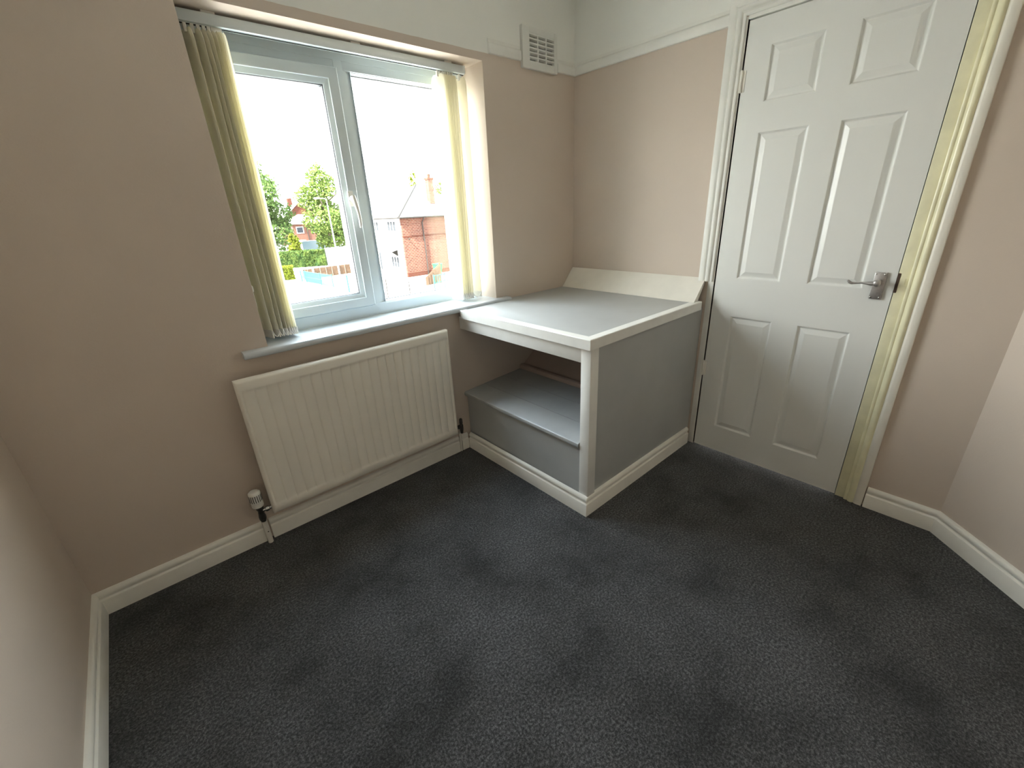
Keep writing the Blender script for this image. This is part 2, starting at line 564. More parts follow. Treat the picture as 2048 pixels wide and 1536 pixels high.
hb = obj('handle', b, M['plastic'], sash, 40)
b = MB().lathe([(0.0115, 0.150), (0.0115, 0.128), (0.009, 0.122)], (-1.352, 0, 1.398), 'y', 18)
b.tube([(-1.352, .130, 1.408), (-1.351, .124, 1.392), (-1.349, .119, 1.370), (-1.346, .114, 1.340), (-1.344, .113, 1.310), (-1.344, .116, 1.284), (-1.345, .119, 1.274)],
       [.010, .0105, .009, .0075, .007, .0065, .004], 12)
obj('lever', b, M['plastic'], sash, 50)
b = MB().prism([(0, .854), (-.036, .854), (-.042, .851), (-.046, .8405), (-.042, .830), (-.036, .827), (0, .827)], -1.963, -0.587, lambda u, v, t: (t, u, v))
b.prism([(0, .854), (.182, .854), (.182, .827), (0, .827)], WL, WR, lambda u, v, t: (t, u, v))
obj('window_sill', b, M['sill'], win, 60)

# ---------------------------------------------------------------- door
door = thing('door_1', (0, -0.943, 0), 'white six-panel moulded door with lever handle, closed', 'door', None, 'structure')
ys = [-0.9425, -1.039, -1.232, -1.336, -1.535, -1.6315]
zs = [0.005, 0.150, 0.774, 0.957, 1.581, 1.690, 1.894, 1.993]
b = MB()
for i in range(5):
    for j in range(7):
        if i in (1, 3) and j in (1, 3, 5):
            continue
        for x in (0.0, 0.036):
            b.faces([(x, ys[i], zs[j]), (x, ys[i + 1], zs[j]), (x, ys[i + 1], zs[j + 1]), (x, ys[i], zs[j + 1])], [(0, 1, 2, 3)])
for (ya, za, yb, zb) in ((ys[0], zs[0], ys[5], zs[0]), (ys[5], zs[0], ys[5], zs[7]), (ys[5], zs[7], ys[0], zs[7]), (ys[0], zs[7], ys[0], zs[0])):
    b.faces([(0, ya, za), (0, yb, zb), (0.036, yb, zb), (0.036, ya, za)], [(0, 1, 2, 3)])
bmesh.ops.remove_doubles(b.bm, verts=b.bm.verts, dist=0.0002)
leaf = obj('door_leaf', b, M['door'], door)
for i in (1, 3):
    for j in (1, 3, 5):
        y0, y1, z0, z1 = ys[i], ys[i + 1], zs[j], zs[j + 1]
        rings = [(0, 0), (0.003, 0.0006), (0.006, 0.0045), (0.009, 0.0085), (0.012, 0.0092), (0.016, 0.0085), (0.032, 0.0030), (0.035, 0.0022)]
        vs, fs = [], []
        for q, (ins, dx) in enumerate(rings):
            vs += [(dx, y0 - ins, z0 + ins), (dx, y1 + ins, z0 + ins), (dx, y1 + ins, z1 - ins), (dx, y0 - ins, z1 - ins)]
            if q:
                for k in range(4):
                    r = (k + 1) % 4
                    fs.append((4 * q - 4 + k, 4 * q - 4 + r, 4 * q + r, 4 * q + k))
        n = 4 * (len(rings) - 1)
        fs.append((n, n + 1, n + 2, n + 3))
        k = len(vs)
        vs += [(0.036, y0, z0), (0.036, y1, z0), (0.036, y1, z1), (0.036, y0, z1)]
        fs.append((k, k + 1, k + 2, k + 3))
        obj('panel', MB().faces(vs, fs), M['door'], leaf)
# lining with stop, architraves
b = MB()
b.box(-0.002, 0.1, -0.906, DL - 0.0, 0, DT + 0.004, 0.0015)
b.box(0.036, 0.06, DL, DL - 0.012, 0, DT)
b.box(-0.002, 0.1, DL, DR, DT - 0.006, DT + 0.03, 0.0015)
b.box(0.036, 0.06, DL, DR, DT - 0.02, DT - 0.004)
obj('door_lining', b, M['rail'], door, 40)
b = MB()
b.box(-0.002, 0.1, DR, DR - 0.05, 0, DT, 0.0015)
b.box(0.036, 0.06, DR + 0.012, DR, 0, DT)
obj('door_lining', b, M['cream'], door, 40)['label'] = 'yellowed gloss door lining on the latch side'
AR = [(0, 0), (0, 0.0085), (0.003, 0.0105), (0.009, 0.0105), (0.012, 0.0085), (0.018, 0.015), (0.026, 0.0185), (0.033, 0.0165),
      (0.037, 0.0120), (0.043, 0.0165), (0.046, 0.0175), (0.066, 0.0180), (0.068, 0.0165), (0.068, 0)]
AX = lambda u, v, h: (-h, u, v)
b = MB().sweep([(-0.929, 0.936), (-0.929, 2.012), (-1.669, 2.012)], AR, AX, -1)
obj('architrave', b, M['rail'], door, 40)
ARI = [(0, 0)] + [p for p in AR if p[0] <= 0.0375][1:] + [(0.037, 0)]
ARO = [(0.037, 0), (0.037, 0.0120), (0.043, 0.0165), (0.046, 0.0175), (0.066, 0.0180), (0.068, 0.0165), (0.068, 0)]
b = MB().sweep([(-1.669, 2.080), (-1.669, 0.0)], ARI, AX, -1)
obj('architrave_bead', b, M['cream'], door, 40)['label'] = 'yellowed gloss inner moulding of the latch side architrave'
b = MB().sweep([(-1.669, 2.080), (-1.669, 0.0)], ARO, AX, -1)
obj('architrave', b, M['unit_cream'], door, 40)['label'] = 'off-white outer band of the latch side architrave'
for z0, z1 in ((0.434, 0.516), (1.741, 1.822)):
    b = MB().tube([(-0.006, -0.9405, z0), (-0.006, -0.9405, z1)], 0.0055, 10)
    b.box(-0.003, 0.001, -0.926, -0.955, z0 + .001, z1 - .001)
    obj('hinge', b, M['trim'], door, 40)
b = MB().box(-0.009, 0.0, -1.5635, -1.6025, 0.9215, 1.0265, 0.002)
hp = obj('handle_plate', b, M['pewter'], leaf, 40)
b = MB().lathe([(0.0095, -0.006), (0.0095, -0.040), (0.0125, -0.043), (0.0135, -0.050), (0.011, -0.056), (0.006, -0.0585)], (0, -1.583, 0.990), 'x', 20)
b.tube([(-.049, -1.583, .989), (-.050, -1.566, .9875), (-.050, -1.552, .988), (-.050, -1.535, .9885), (-.050, -1.518, .986), (-.050, -1.505, .9845), (-.050, -1.497, .988), (-.050, -1.490, .9945)],
       [.0095, .0080, .0055, .0040, .0040, .0050, .0058, .0035], 12)
obj('handle_lever', b, M['pewter'], leaf, 50)
b = MB()
for (yy, zz) in ((-1.5695, 0.929), (-1.5965, 0.929), (-1.5695, 1.019), (-1.5965, 1.019)):
    b.lathe([(0.0035, -0.008), (0.0035, -0.0100), (0.002, -0.0108)], (0, yy, zz), 'x', 10)
obj('screw', b, M['chrome'], leaf, 50)
b = MB().box(-0.0035, 0.02, -1.6325, -1.6415, 0.952, 1.026, 0.001)
obj('latch_recess', b, M['rust'], door)['label'] = 'dark bare latch recess in the yellowed frame'
b = MB()
for (y0, y1, z0, z1) in ((-1.655, -1.668, 1.008, 1.0095), (-1.657, -1.658, .985, 1.005), (-1.664, -1.665, .982, 1.002), (-1.657, -1.665, .9815, .983)):
    b.box(-0.0035, -0.001, y0, y1, z0, z1)
obj('filled_keep', b, M['cream'], door)

# ---------------------------------------------------------------- radiator
rad = thing('radiator', (-1.547, -0.09, 0.16), 'cream white ribbed panel radiator on the wall under the window', 'radiator')
RX0, RX1, RZ0, RZ1 = -2.028, -1.067, 0.160, 0.767
NF = 22
fx0, fx1 = -2.010, -1.084
pitch = (fx1 - fx0) / NF
xs = [RX0, RX0 + .002, RX0 + .005, RX0 + .010, fx0 - .003]
for i in range(NF + 1):
    c = fx0 + i * pitch
    xs += [c - .0045, c - .0022, c, c + .0022, c + .0045]
    if i < NF:
        xs += [c + pitch / 2]
xs += [fx1 + .009, RX1 - .006, RX1 - .003, RX1]
xs = sorted(set(round(x, 5) for x in xs))
zz = [RZ0, RZ0 + .003, RZ0 + .007, RZ0 + .030, .196, .201, .206, .212, .40, .60, .712, .718, .722, .726, .731, .755, RZ1 - .005, RZ1 - .002, RZ1]
def sm(t):
    t = max(0, min(1, t)); return t * t * (3 - 2 * t)
def rad_y(x, z):
    e = min(x - RX0, RX1 - x, z - RZ0, RZ1 - z)
    y = -0.090 + 0.008 * (1 - sm(e / 0.007))
    inz = sm((z - .197) / .012) * sm((.727 - z) / .012)
    if fx0 - .006 < x < fx1 + .006:
        k = (x - fx0) / pitch
        d = abs(k - round(k)) * pitch
        y += inz * (0.0030 + 0.0045 * (1 - sm(d / 0.0045)))
    return y
vs, fs = [], []
for z in zz:
    for x in xs:
        vs.append((x, rad_y(x, z), z))
nx = len(xs)
for j in range(len(zz) - 1):
    for i in range(nx - 1):
        fs.append((j * nx + i, j * nx + i + 1, (j + 1) * nx + i + 1, (j + 1) * nx + i))
b = MB().faces(vs, fs)
edge = [e for e in b.bm.edges if e.is_boundary]
ext = bmesh.ops.extrude_edge_only(b.bm, edges=edge)
nv = [g for g in ext['geom'] if isinstance(g, bmesh.types.BMVert)]
for v in nv:
    v.co.y = -0.062
obj('panel', b, M['radiator'], rad, 55)
for x in (-1.90, -1.19):
    obj('wall_bracket', MB().box(x - .015, x + .015, -0.064, -0.001, .23, .70, .002), M['radiator'], rad)
b = MB().lathe([(0.0215, .212), (0.0225, .215), (0.0225, .226), (0.0215, .229), (0.0228, .232), (0.0232, .272), (0.0222, .280), (0.018, .2845), (0.010, .286)], (-2.073, -0.060, 0), 'z', 28)
head = obj('thermostat_head', b, M['plastic'], rad, 40)
b = MB()
for k in range(18):
    a = 2 * math.pi * k / 18
    mt = Matrix.Translation((-2.073, -0.060, 0)) @ Matrix.Rotation(a, 4, 'Z')
    b.box(0.0218, 0.0236, -0.0012, 0.0012, .240, .272, 0, mtx=mt)
obj('grille_slot', b, M['dark'], head)
b = MB().lathe([(0.013, .212), (0.015, .204), (0.015, .196), (0.011, .190), (0.012, .170), (0.014, .160), (0.014, .146), (0.010, .132)], (-2.070, -0.060, 0), 'z', 16)
obj('valve_body', b, M['metal_dark'], rad, 40)
b = MB().lathe([(0.008, -2.070), (0.008, -2.052), (0.0125, -2.051), (0.0125, -2.038), (0.008, -2.036), (0.008, -2.020)], (0, -0.060, .184), 'x', 12)
obj('valve_union', b, M['chrome'], rad, 40)
b = MB().tube([(-2.0665, -0.034, 0.0), (-2.0665, -0.034, 0.10), (-2.068, -0.046, 0.125), (-2.070, -0.058, 0.140)], 0.0105, 16)
lp = obj('pipe', b, M['trim'], rad, 50)
b = MB().lathe([(0.0025, -0.0440), (0.0025, -0.0455)], (-2.0655, 0, 0.062), 'y', 10)
obj('screw_hole', b, M['dark'], lp)
b = MB().lathe([(0.006, .232), (0.009, .228), (0.010, .205), (0.007, .200), (0.011, .192), (0.012, .170), (0.008, .140)], (-1.024, -0.055, 0), 'z', 14)
b.lathe([(0.008, -1.070), (0.008, -1.048), (0.012, -1.046), (0.012, -1.036), (0.008, -1.024)], (0, -0.055, .184), 'x', 12)
obj('lockshield_valve', b, M['metal_dark'], rad, 40)
b = MB().tube([(-1.0115, -0.012, 0.0), (-1.0115, -0.012, 0.115), (-1.016, -0.03, 0.130), (-1.024, -0.055, 0.150)], 0.0085, 14)
obj('pipe', b, M['trim'], rad, 50)

# ---------------------------------------------------------------- boxed-in unit in the corner
unit = thing('storage_box_unit', (-0.4775, -0.456, 0), 'built-in grey and white box unit with open shelf in the corner', 'cabinet')
SKU = SK
b = MB().sweep([(-0.937, -0.019), (-0.937, -0.894), (-0.0195, -0.894)], SKU, FL, -1)
obj('skirting_board', b, M['trim'], unit, 40)
b = MB().box(-0.884, -0.002, -0.894, -0.876, 0.005, 0.799)
obj('side_panel', b, M['grey'], unit)
b = MB().box(-0.937, -0.884, -0.9025, -0.852, 0.090, 0.800, 0.003)
obj('corner_post', b, M['unit_white'], unit, 40)
b = MB().box(-0.926, -0.910, -0.853, -0.001, 0.005, 0.330)
obj('front_panel', b, M['grey'], unit)
b = MB().box(-0.935, -0.915, -0.853, -0.001, 0.730, 0.800, 0.003)
obj('apron_rail', b, M['unit_white'], unit, 40)
# top: grey board with white lipping
b = MB().prism([(-0.914, -0.872), (-0.914, -0.048), (-0.586, -0.048), (-0.586, -0.001), (-0.002, -0.001), (-0.002, -0.872)], 0.800, 0.8395, lambda u, v, t: (u, v, t))
obj('top_board', b, M['grey'], unit)
LIP = [(0, 0.7985), (0, 0.8385), (0.0025, 0.841), (0.040, 0.841), (0.0415, 0.840), (0.0415, 0.7985)]
b = MB().sweep([(-0.956, -0.047), (-0.956, -0.913), (-0.056, -0.913)], LIP, FL, 1)
obj('edge_lipping', b, M['unit_white'], unit, 40)
# sloping board against the wall
b = MB().prism([(-0.104, 0.8400), (-0.004, 0.952), (-0.004, 0.934), (-0.064, 0.8400)], -0.893, -0.002, lambda u, v, t: (u, t, v))
obj('sloping_board', b, M['unit_cream'], unit)
# shelf in three boards with a rounded nose
b = MB().prism([(-0.946, 0.345), (-0.944, 0.354), (-0.936, 0.3585), (-0.80, 0.3655), (-0.80, 0.345), (-0.936, 0.333), (-0.944, 0.336)], -0.8505, -0.001, lambda u, v, t: (u, t, v))
obj('shelf_board', b, M['greyboard'], unit, 40)
for (xa, za, xb, zb) in ((-0.798, .366, -0.652, .3735), (-0.650, .3735, -0.505, .381)):
    b = MB().prism([(xa, za), (xb, zb), (xb, zb - .02), (xa, za - .02)], -0.875, -0.001, lambda u, v, t: (u, t, v))
    obj('shelf_board', b, M['greyboard'], unit)
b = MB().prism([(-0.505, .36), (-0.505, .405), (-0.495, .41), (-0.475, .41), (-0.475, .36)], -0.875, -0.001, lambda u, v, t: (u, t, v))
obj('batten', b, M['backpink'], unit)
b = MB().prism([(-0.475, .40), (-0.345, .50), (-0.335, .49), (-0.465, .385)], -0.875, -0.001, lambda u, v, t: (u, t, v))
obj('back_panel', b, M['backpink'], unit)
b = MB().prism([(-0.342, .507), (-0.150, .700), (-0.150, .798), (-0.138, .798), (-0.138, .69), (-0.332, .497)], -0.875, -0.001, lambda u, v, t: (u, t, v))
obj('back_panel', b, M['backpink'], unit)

# ---------------------------------------------------------------- vent
vent = thing('air_vent', (-0.288, 0, 1.985), 'white plastic louvred air vent set across the picture rail', 'vent')
VX0, VX1, VZ0, VZ1 = -0.416, -0.161, 1.985, 2.161
GX0, GX1, GZ0, GZ1 = -0.367, -0.186, 2.020, 2.136
VF = [(0, 0), (0, -0.016), (0.003, -0.019), (0.034, -0.019), (0.034, -0.003), (0.034, 0)]
b = MB()
b.box(VX0, GX0, -0.019, 0, VZ0, VZ1, 0.0015)
b.box(GX1, VX1, -0.019, 0, VZ0, VZ1, 0.0015)
b.box(GX0 - .001, GX1 + .001, -0.0185, 0, VZ0, GZ0, 0.0015)
b.box(GX0 - .001, GX1 + .001, -0.0185, 0, GZ1, VZ1, 0.0015)
obj('vent_frame', b, M['vent'], vent, 30)
b = MB().box(GX0, GX1, -0.003, 0.0, GZ0, GZ1)
obj('vent_shade_backing', b, plain('vent_slot_shade', (0.20, 0.20, 0.18), 0.8), vent)  # grey sheet coloured as the shade of the opening behind the louvres
gw = (GX1 - GX0)
for k in (1, 2):
    x = GX0 + gw * k / 3
    obj('mullion_bar', MB().box(x - .0045, x + .0045, -0.018, -0.003, GZ0, GZ1, 0.001), M['vent'], vent)
louv = None
for k in range(6):
    z = GZ0 + (GZ1 - GZ0) * (k + 1) / 6
    mbx = MB().prism([(-0.0175, z - .0065), (-0.0175, z), (-0.0035, z + .0075 - .0185 + .011), (-0.0035, z - .011), (-0.012, z - .0085)], GX0, GX1, lambda u, v, t: (t, u, v))
    obj('louvre', mbx, M['vent'], vent)

# ---------------------------------------------------------------- vertical blind
blind = thing('vertical_blind', (-1.27, 0.10, 1.975), 'cream vertical slat blind parted to both sides of the window', 'blind')
b = MB().box(-1.853, -0.706, 0.084, 0.122, 1.938, 1.9715, 0.003)
b.box(-1.853, -0.706, 0.098, 0.108, 1.9365, 1.9385)
obj('headrail', b, M['upvc'], blind, 40)
b = MB()
b.box(-1.850, -0.709, 0.0985, 0.1075, 1.9355, 1.937)
obj('track_groove', b, M['dark'], blind)
for x in (-1.76, -1.25, -0.80):
    obj('ceiling_bracket', MB().box(x - .02, x + .02, 0.09, 0.115, 1.971, 1.979), M['plastic'], blind)
SL_T, SL_B, SW = 1.922, 0.868, 0.089
def slat(x, yc, az, k):
    """one fabric slat; az = heading of the slat width from the +y axis"""
    d = Vector((math.sin(az), math.cos(az), 0)); nrm = Vector((d.y, -d.x, 0))
    rows = [(SL_T, 0.62), (SL_T - .012, 0.9), (SL_T - .03, 1.0)] + [(SL_T - .03 - (SL_T - .03 - SL_B) * q / 8, 1.0) for q in range(1, 9)]
    cols = [-.5, -.3, -.1, .1, .3, .5]
    vs, fs = [], []
    for sgn in (1, -1):
        for (z, wk) in rows:
            for c in cols:
                bow = 0.0022 * math.cos(math.pi * c) + 0.0012 * math.sin(3 * z + k * 1.7)
                th = 0.0004 if z > SL_B + .035 else 0.0016
                p = Vector((x, yc, z)) + d * (c * SW * wk) + nrm * (bow + sgn * th)
                vs.append(p)
    nr, nc = len(rows), len(cols)
    for s_ in (0, 1):
        o0 = s_ * nr * nc
        for i in range(nr - 1):
            for j in range(nc - 1):
                f = (o0 + i * nc + j, o0 + i * nc + j + 1, o0 + (i + 1) * nc + j + 1, o0 + (i + 1) * nc + j)
                fs.append(f if s_ == 0 else f[::-1])
    ring = [j for j in range(nc)] + [i * nc + nc - 1 for i in range(1, nr)] + [(nr - 1) * nc + j for j in range(nc - 2, -1, -1)] + [i * nc for i in range(nr - 2, 0, -1)]
    o1 = nr * nc
    for a_, b_ in zip(ring, ring[1:] + ring[:1]):
        fs.append((a_, a_ + o1, b_ + o1, b_))
    so = obj('slat', MB().faces(vs, fs), M['slat'], blind, 40)
    bwt = MB()
    pts = []
    for c_ in (-.49, .49):
        p0 = Vector((x, yc, 0)) + d * (c_ * SW)
        pts.append(p0)
    q0, q1 = pts
    tn = nrm * .0026
    bwt.prism([((q0 - tn).x, (q0 - tn).y), ((q1 - tn).x, (q1 - tn).y), ((q1 + tn).x, (q1 + tn).y), ((q0 + tn).x, (q0 + tn).y)], SL_B - .002, SL_B + .030, lambda u, v, t: (u, v, t))
    obj('bottom_weight', bwt, M['clear'], so)
    hb_ = MB().box(x - .005, x + .005, yc - .006, yc + .006, SL_T - .010, 1.938, 0.0015)
    obj('slat_hanger', hb_, M['plastic'], so)
    return Vector((x, yc, 0)), d
def chain(p, q, name='bead_chain'):
    pts = []
    for t in range(7):
        f = t / 6
        v = p.lerp(q, f)
        pts.append((v.x, v.y, SL_B + .022 - .020 * math.sin(math.pi * f)))
    return pts
left = [(-1.836, -16), (-1.815, -22), (-1.798, -20), (-1.782, -18), (-1.768, -15), (-1.757, -12), (-1.748, -10), (-1.741, -8), (-1.734, -6)]
right = [(-0.858, -10), (-0.842, 5), (-0.829, 5), (-0.816, 5), (-0.803, 5), (-0.790, 5), (-0.777, 5), (-0.735, -14)]
cb = MB()
for stack in (left, right):
    prev = None
    for k, (x, az) in enumerate(stack):
        c, d = slat(x, 0.103, R(az), k)
        for sgn in (-1, 1):
            e = c + d * (sgn * SW * 0.49)
            cb.lathe([(0.0035, SL_B + .016), (0.0035, SL_B + .028)], (e.x, e.y, 0), 'z', 8)
            if prev is not None:
                cb.tube(chain(prev[0] + prev[1] * (sgn * SW * .51), e), 0.0024, 6)
        prev = (c, d)
tag(obj('link_chain', cb, M['clear'], blind, 50), kind='stuff')
b = MB().tube([(-1.858, .070, 1.938), (-1.859, .060, 1.5), (-1.860, .045, 1.12), (-1.860, .040, 1.07)], 0.0014, 6)
b.tube([(-1.860, .040, 1.07), (-1.859, .043, 1.03), (-1.858, .05, 1.0), (-1.859, .058, 1.02), (-1.859, .070, 1.3), (-1.858, .082, 1.938)], 0.0014, 6)
b.lathe([(0.003, 1.066), (0.0055, 1.070), (0.0055, 1.085), (0.003, 1.090)], (-1.860, .041, 0), 'z', 10)
obj('pull_cord', b, M['plastic'], blind, 50)

# ---------------------------------------------------------------- outside, seen through the window
GZ = -3.6
b = MB().faces([(-60, 0.6, GZ), (160, 0.6, GZ), (160, 200, GZ), (-60, 200, GZ)], [(0, 1, 2, 3)])
struct('ground', b, M['concrete'], None, 'pale sunlit paving and road outside the window', 'ground')

rnd = random.Random(7)
def leaves(mb, blobs, n, size, seed):
    rr = random.Random(seed)
    vs, fs = [], []
    wts = [r[3] * r[4] * r[5] for r in blobs]
    for _ in range(n):
        cx, cy, cz, ax, ay, az = rr.choices(blobs, wts)[0]
        while True:
            v = Vector((rr.uniform(-1, 1), rr.uniform(-1, 1), rr.uniform(-1, 1)))
            l = v.length
            if 0.05 < l < 1: break
        v *= (0.55 + 0.45 * rr.random()) / l * (0.9 + 0.15 * rr.random())
        p = Vector((cx + v.x * ax, cy + v.y * ay, cz + v.z * az))
        a = Vector((rr.gauss(0, 1), rr.gauss(0, 1), rr.gauss(0, 1))).normalized()
        c = a.cross(Vector((rr.gauss(0, 1), rr.gauss(0, 1), rr.gauss(0, 1)))).normalized()
        s = size * rr.uniform(0.6, 1.3)
        k = len(vs)
        vs += [p - a * s, p + c * s * .55, p + a * s, p - c * s * .55]
        fs.append((k, k + 1, k + 2, k + 3))
    return mb.faces(vs, fs)
def tree(label, x, y, h, cr, mat, seed, n=5200, cut=0.16, group=None):
    t = thing('tree', (x, y, GZ), label, 'tree', group)
    rr = random.Random(seed)
    path = [(x, y, GZ), (x + .1, y, GZ + h * .2), (x - .1, y + .1, GZ + h * .45), (x + .1, y, GZ + h * .7)]
    b = MB().tube(path, [h * .028, h * .022, h * .016, h * .006], 8)
    for k in range(5):
        a = k * 1.26 + rr.random(); z = GZ + h * (.25 + .08 * k)
        b.tube([(x, y, z), (x + math.cos(a) * cr * .35, y + math.sin(a) * cr * .35, z + h * .1), (x + math.cos(a) * cr * .6, y + math.sin(a) * cr * .6, z + h * .17)], [h * .012, h * .008, h * .003], 6)
    obj('trunk', b, M['bark'], t, 60)
    blobs = []
    for k in range(13):
        f = cut + (1 - cut) * (k + .5) / 13
        rad = cr * max(.12, 1 - ((f - .48) / .56) ** 2) ** .5 * rr.uniform(.48, .72)
        a = rr.uniform(0, 6.28); off = cr * .45 * max(.1, 1 - ((f - .45) / .6) ** 2) * rr.uniform(.3, 1)
        blobs.append((x + math.cos(a) * off, y + math.sin(a) * off, GZ + h * f * .93, rad * .8, rad * .8, max(h * .10, rad * .55)))
    blobs.append((x, y, GZ + h * .93, cr * .22, cr * .22, h * .08))
    tag(obj('foliage', leaves(MB(), blobs, n, .20, seed), mat, t), kind='stuff')
    return t
tree('tall leafy green tree at the left, partly behind the blind', 12.85, 61.5, 12.0, 4.6, M['leaf_a'], 3, 9000)
tree('big leafy green tree behind the lamp post', 19.9, 60.3, 11.6, 4.9, M['leaf_b'], 11, 10000)
tree('small yellow green tree in front of the far brick house', 14.0, 56.4, 3.5, 1.3, M['leaf_y'], 5, 1600)
tree('green tree behind the chimney of the brick house', 41.0, 64.0, 10.4, 3.8, M['leaf_b'], 21, 3200)
tree('yellow green tree tip above the roof ridge of the brick house', 35.0, 62.5, 11.2, 2.4, M['leaf_y'], 23, 1800)
tree('low dark tree far off between the two leafy trees', 30.9, 111.4, 7.2, 3.6, M['leaf_h'], 31, 2500)

# clipped hedge and low golden hedge
def hedge(name, label, pts, z1, th, mat, seed, n, size):
    (xa, ya), (xb, yb) = pts
    h = thing(name, (xa, ya, GZ), label, 'hedge')
    d = Vector((xb - xa, yb - ya, 0)); L = d.length; d.normalize(); q = Vector((-d.y, d.x, 0))
    vs = []
    nx_, rr = 14, random.Random(seed)
    prof = [(-th, 0), (-th, .5), (-th * .95, .92), (-th * .6, 1), (th * .6, 1), (th * .95, .92), (th, 0)]
    for i in range(nx_ + 1):
        p = Vector((xa, ya, GZ)) + d * (L * i / nx_)
        for (o_, hh) in prof:
            vs.append(p + q * (o_ + rr.uniform(-.06, .06)) + Vector((0, 0, (z1 - GZ) * hh * rr.uniform(.97, 1.03))))
    k = len(prof); fs = []
    for i in range(nx_):
        for j in range(k - 1):
            fs.append((i * k + j, i * k + j + 1, (i + 1) * k + j + 1, (i + 1) * k + j))
    fs.append(tuple(range(k))); fs.append(tuple(nx_ * k + j for j in range(k)))
    obj('hedge_core', MB().faces(vs, fs), mat, h, 60)
    vs, fs = [], []
    for _ in range(n):
        t = rr.random(); o_, hh = rr.choice([(-th, rr.random()), (-th, rr.random()), (rr.uniform(-th, th), 1.0)])
        p = Vector((xa, ya, GZ)) + d * (L * t) + q * (o_ * 1.02) + Vector((0, 0, (z1 - GZ) * hh))
        a = Vector((rr.gauss(0, 1), rr.gauss(0, 1), rr.gauss(0, 1))).normalized()
        c = a.cross(Vector((rr.gauss(0, 1), rr.gauss(0, 1), rr.gauss(0, 1)))).normalized()
        s = size * rr.uniform(.6, 1.3); m_ = len(vs)
        vs += [p - a * s, p + c * s * .5, p + a * s, p - c * s * .5]; fs.append((m_, m_ + 1, m_ + 2, m_ + 3))
    tag(obj('foliage', MB().faces(vs, fs), mat, h), kind='stuff')
hedge('clipped_hedge', 'dark green clipped hedge beside the white wall', [(8.5, 53.5), (15.4, 50.2)], -1.85, .5, M['leaf_h'], 3, 2600, .12)
hedge('golden_hedge', 'low bright golden green hedge left of the panel fence', [(6.2, 41.8), (9.2, 41.0)], -2.45, .5, M['leaf_y'], 4, 1600, .11)

# white boundary wall behind the fence
bw = thing('boundary_wall', (15.5, 50, GZ), 'white rendered garden wall right of the clipped hedge', 'wall')
b = MB().prism([(15.5, 50.3), (22.5, 47.0), (22.6, 47.2), (15.6, 50.5)], GZ, -1.80, lambda u, v, t: (u, v, t))
obj('wall_panel', b, M['render'], bw)
b = MB().prism([(15.45, 50.2), (22.5, 46.9), (22.65, 47.25), (15.6, 50.6)], -1.80, -1.74, lambda u, v, t: (u, v, t))
obj('coping', b, M['render'], bw)

# brown panel fence with concrete posts
pf = thing('panel_fence', (9.3, 38.4, GZ), 'low brown timber panel fence between white concrete posts', 'fence')
fpts = [(9.20, 38.5), (10.15, 38.6), (12.50, 38.9), (14.85, 39.2)]
for i, (x, y) in enumerate(fpts):
    obj('concrete_post', MB().box(x - .07, x + .07, y - .07, y + .07, GZ, GZ + 1.06, .01), M['post'], pf)
for (xa, ya), (xb, yb) in zip(fpts, fpts[1:]):
    d = Vector((xb - xa, yb - ya, 0)); L = d.length; a = math.atan2(d.y, d.x)
    mt = Matrix.Translation((xa, ya, GZ)) @ Matrix.Rotation(a, 4, 'Z')
    pn = obj('fence_panel', MB().box(.08, L - .08, -.004, .004, .10, .96, mtx=mt), M['wood'], pf)
    for k in range(5):
        obj('slat', MB().box(.08, L - .08, -.012 - .008 * (k % 2), .012 - .008 * (k % 2), .12 + .165 * k, .12 + .165 * k + .158, mtx=mt), M['wood'], pn)
    nb = max(1, int(L / .6))
    for k in range(1, nb + 1):
        xk = .08 + (L - .16) * k / (nb + 1)
        obj('batten', MB().box(xk - .02, xk + .02, -.045, -.02, .1, .95, mtx=mt), M['batten'], pn)

# green mesh fence
def mesh_fence(name, label, pts, h, nw, posth=None, mat=None, bw=.008):
    mat = mat or M['green']
    f = thing(name, (pts[0][0], pts[0][1], GZ), label, 'fence')
    posth = posth or h + .05
    for (x, y) in pts:
        obj('post', MB().box(x - .03, x + .03, y - .03, y + .03, GZ, GZ + posth, .005), mat, f)
    for (xa, ya), (xb, yb) in zip(pts, pts[1:]):
        d = Vector((xb - xa, yb - ya, 0)); L = d.length; a = math.atan2(d.y, d.x)
        mt = Matrix.Translation((xa, ya, GZ)) @ Matrix.Rotation(a, 4, 'Z')
        b = MB()
        for z in (.08, h * .5, h - .02):
            b.box(0, L, -.015, .015, z - .02, z + .02, mtx=mt)
        n = max(3, int(L / nw))
        for k in range(n):
            x = L * (k + .5) / n
            b.box(x - bw, x + bw, -.008, .008, .08, h, mtx=mt)
        tag(obj('bar_panel', b, mat, f), kind='stuff')
    return f
mesh_fence('green_mesh_fence', 'turquoise green wire fence in front of the brown panels', [(8.9, 38.0), (9.05, 37.2), (9.27, 34.3), (9.5, 32.3)], .95, .07, bw=.016)
mesh_fence('green_railing', 'pale green railing at the bottom corner of the right pane', [(13.5, 24.1), (14.5, 24.3), (15.5, 24.5), (16.6, 24.7)], 1.0, .20, bw=.028)
